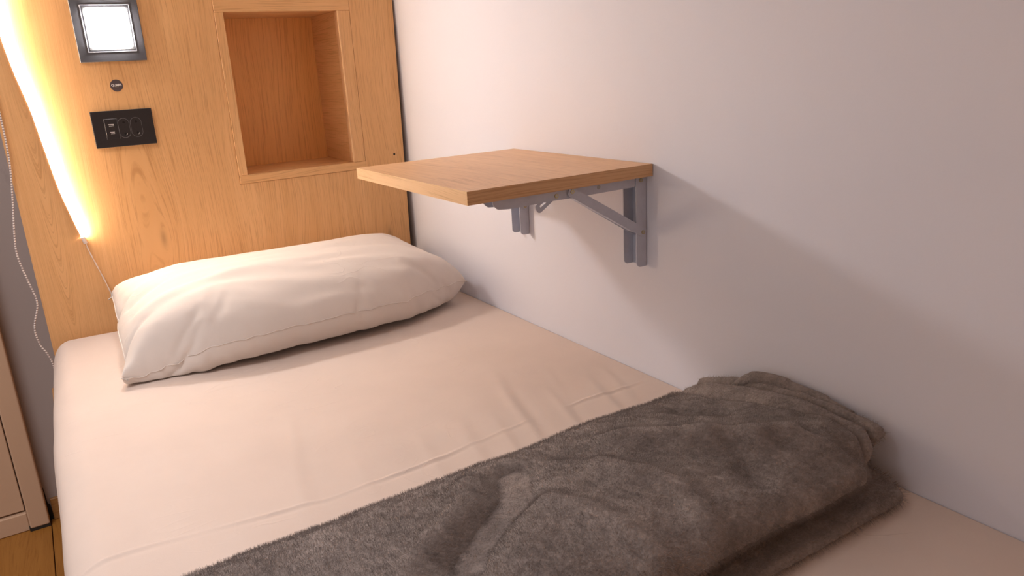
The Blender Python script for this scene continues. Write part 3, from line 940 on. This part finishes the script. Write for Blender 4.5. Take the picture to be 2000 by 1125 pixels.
# ------------------------------------------------------------------ round badge
bd = empty('sticker', (-0.656, 0.0, 0.5385), 'round dark sticker with tiny white letters between lamp and socket plate', 'sticker')
t = bmesh.new()
bmesh.ops.create_cone(t, cap_ends=True, segments=40, radius1=0.0122, radius2=0.0122, depth=0.0006)
bmesh.ops.rotate(t, verts=t.verts[:], matrix=Matrix.Rotation(PI / 2, 3, 'X'))
bmesh.ops.translate(t, verts=t.verts[:], vec=(-0.656, -0.0005, 0.5385))
obj('disc', t, M['badge'], bd)
def text_bm(s, size, x, y, z, ext=0.0001, bold=0.0):
    cu = bpy.data.curves.new('t', 'FONT')
    cu.body = s; cu.size = size; cu.align_x = 'CENTER'; cu.align_y = 'CENTER'; cu.extrude = ext; cu.offset = bold
    o = bpy.data.objects.new('t', cu); col.objects.link(o)
    dg = bpy.context.evaluated_depsgraph_get()
    me = bpy.data.meshes.new_from_object(o.evaluated_get(dg))
    bpy.data.objects.remove(o)
    bm = bmesh.new(); bm.from_mesh(me); bpy.data.meshes.remove(me)
    bmesh.ops.rotate(bm, verts=bm.verts[:], matrix=Matrix.Rotation(PI / 2, 3, 'X'))
    bmesh.ops.translate(bm, verts=bm.verts[:], vec=(x, y, z))
    return bm
obj('lettering', text_bm('QUARS', 0.0060, -0.6562, -0.0010, 0.5392, bold=0.00018), M['ink'], bd)
und = bmesh.new()
for k in range(6):
    box(und, -0.6592 + k * 0.0012, -0.6585 + k * 0.0012, -0.0011, -0.0008, 0.5355, 0.5364)
obj('small_lettering', und, M['ink2'], bd)

# ------------------------------------------------------------------ socket plate
sk = empty('socket_plate', (-0.658, 0.0, 0.4504), 'black rectangular wall plate with two charging ports and two round-pin sockets', 'socket')
obj('plate', mkbox(-0.7172, -0.5984, -0.0070, -0.0003, 0.4124, 0.4881, bev=0.0010, seg=2), M['black'], sk)
usb = obj('usb_module', mkbox(-0.6935, -0.6700, -0.0078, -0.0070, 0.4290, 0.4712, bev=0.0003), M['black'], sk)
for (z, w) in ((0.4585, 0.0125), (0.4425, 0.0105)):
    p_ = obj('usb_port', frame_bm(-0.6818 - w / 2, -0.6818 + w / 2, z - 0.0030, z + 0.0030, 0.0007, -0.0082, -0.0077), M['hole'], sk); p_.parent = usb
    p_.matrix_parent_inverse = Matrix.Identity(4)
    tb = bmesh.new()
    box(tb, -0.6818 - w / 2 + 0.0008, -0.6818 + w / 2 - 0.0008, -0.0084, -0.0077, z + 0.0006, z + 0.0020)
    box(tb, -0.6818 - w / 2 + 0.0018, -0.6818 + w / 2 - 0.0008, -0.0083, -0.0077, z - 0.0022, z - 0.0015)
    obj('contact', tb, M['chrome'], sk).parent = usb
ln = bmesh.new()
box(ln, -0.6945, -0.6940, -0.00735, -0.0068, 0.4290, 0.4716); box(ln, -0.6945, -0.6690, -0.00735, -0.0068, 0.4716, 0.4719); box(ln, -0.6690, -0.6686, -0.00735, -0.0068, 0.4290, 0.4716)
obj('joint_line', ln, M['line'], sk)
for cx in (-0.6575, -0.6335):
    R0 = 0.0112
    pts = []
    n = 32
    for k in range(n):
        a = 2 * PI * k / n
        zz = math.sin(a) * R0
        pts.append((cx + math.cos(a) * R0, 0.4505 + zz + (0.0095 if zz > 0 else -0.0095)))
    rim = bmesh.new()
    outp, inp = pts, [(cx + (p[0] - cx) * 0.95, 0.4505 + (p[1] - 0.4505) * 0.965) for p in pts]
    for k in range(n):
        k2 = (k + 1) % n
        vs = [rim.verts.new((outp[k][0], -0.0068, outp[k][1])), rim.verts.new((outp[k2][0], -0.0068, outp[k2][1])), rim.verts.new((outp[k2][0], -0.0078, outp[k2][1])), rim.verts.new((outp[k][0], -0.0078, outp[k][1]))]
        rim.faces.new(vs)
        vi = [rim.verts.new((inp[k][0], -0.0078, inp[k][1])), rim.verts.new((inp[k2][0], -0.0078, inp[k2][1])), rim.verts.new((inp[k2][0], -0.0072, inp[k2][1])), rim.verts.new((inp[k][0], -0.0072, inp[k][1]))]
        rim.faces.new(vi)
        rim.faces.new((vs[3], vs[2], vi[1], vi[0]))
    bmesh.ops.remove_doubles(rim, verts=rim.verts[:], dist=1e-6)
    bmesh.ops.recalc_face_normals(rim, faces=rim.faces[:])
    so = obj('socket', rim, M['line'], sk)
    fc = bmesh.new(); prism(fc, inp, 'y', -0.0074, -0.0069)
    obj('socket_face', fc, M['black'], sk).parent = so
    for hz in (0.4623, 0.4385):
        obj('pin_hole', cyl_y(cx + 0.0006, hz, -0.00765, -0.0073, 0.0024), M['hole'], sk).parent = so
    hk = tube([(cx + 0.0006 + math.cos(a) * 0.0030, -0.0078, 0.4385 + math.sin(a) * 0.0030) for a in [math.radians(-75 + 12 * q) for q in range(8)]], 0.00035, 6)
    obj('contact', hk, M['chrome'], sk).parent = so

# ------------------------------------------------------------------ led strip with feed cable
ls = empty('led_strip', (-0.81, 0.0, 0.23), 'lit warm LED strip stuck down the left part of the headboard', 'led strip')
lpath = smooth_path([(-0.8445, 0, 0.90), (-0.8436, 0, 0.78), (-0.8437, 0, 0.70), (-0.8431, 0, 0.641), (-0.8351, 0, 0.5747), (-0.8222, 0, 0.5024), (-0.8131, 0, 0.4228), (-0.8036, 0, 0.3402), (-0.793, 0, 0.2833), (-0.7817, 0, 0.2314)], 8)
def ribbon(path, o0, o1, y0, y1):
    """strip on edge: from y0 (deep) to y1 (proud), offset o0..o1 to the right of the path"""
    bm = bmesh.new()
    rings = []
    for i, p in enumerate(path):
        t = (path[min(i + 1, len(path) - 1)] - path[max(i - 1, 0)]).normalized()
        n = Vector((-t.z, 0, t.x))
        if n.x < 0: n = -n
        rings.append([bm.verts.new((p + n * a) + Vector((0, yy, 0))) for a, yy in ((o0, y0), (o1, y0), (o1, y1), (o0, y1))])
    for A, B in zip(rings[:-1], rings[1:]):
        for k in range(4):
            bm.faces.new((A[k], A[(k + 1) % 4], B[(k + 1) % 4], B[k]))
    bm.faces.new(rings[0]); bm.faces.new(list(reversed(rings[-1])))
    bmesh.ops.recalc_face_normals(bm, faces=bm.faces[:])
    return bm
obj('backing_tape', ribbon(lpath, 0.0, 0.0012, -0.0003, -0.0095), M['pvc'], ls)
tag(obj('light_tube', ribbon(lpath, 0.0013, 0.0050, -0.0006, -0.0080), M['led'], ls, smooth=False), 'glowing warm white face')
cp = bmesh.new()
e0 = lpath[-1]
tube([(e0.x + 0.0025, -0.0048, e0.z - 0.0005), (e0.x + 0.0045, -0.0048, e0.z - 0.0075), (e0.x + 0.0065, -0.0048, e0.z - 0.0150)], 0.0040, 12, cp)
obj('end_cap', cp, M['pvc'], ls)
cab = smooth_path([(e0.x + 0.0065, -0.0050, e0.z - 0.0145), (-0.7725, -0.0045, 0.2000), (-0.7655, -0.0040, 0.1720), (-0.7545, -0.0040, 0.1290), (-0.7455, -0.0045, 0.0880), (-0.738, -0.005, 0.055), (-0.733, -0.004, 0.030)], 8)
cbm = bmesh.new()
for ph in (0, PI):
    tube([Vector((p.x + math.cos(i * 0.55 + ph) * 0.0007, p.y + math.sin(i * 0.55 + ph) * 0.0007, p.z)) for i, p in enumerate(cab)], 0.0008, 8, cbm)
obj('feed_cable', cbm, M['pvc'], ls, smooth=True)

# ------------------------------------------------------------------ hanging dotted cord on the left
cpts = [(-0.872, -0.006, 0.75), (-0.8725, -0.006, 0.62), (-0.8737, -0.006, 0.4946), (-0.8747, -0.006, 0.4396), (-0.8782, -0.007, 0.3889), (-0.8885, -0.008, 0.3173), (-0.8986, -0.009, 0.255), (-0.902, -0.010, 0.2123),
        (-0.8943, -0.010, 0.1557), (-0.8880, -0.010, 0.1206), (-0.8892, -0.010, 0.0983), (-0.9003, -0.010, 0.0664), (-0.9038, -0.010, 0.0442), (-0.9000, -0.010, 0.014), (-0.8925, -0.012, -0.004), (-0.8860, -0.014, -0.030), (-0.8852, -0.012, -0.07)]
cd = obj('hanging_cord', tube(smooth_path(cpts, 8), 0.0017, 8), M['cord'], smooth=True)
tag(cd, 'thin dotted white cord hanging past the left edge of the headboard', 'cord')
print('done', time.time() - T0)
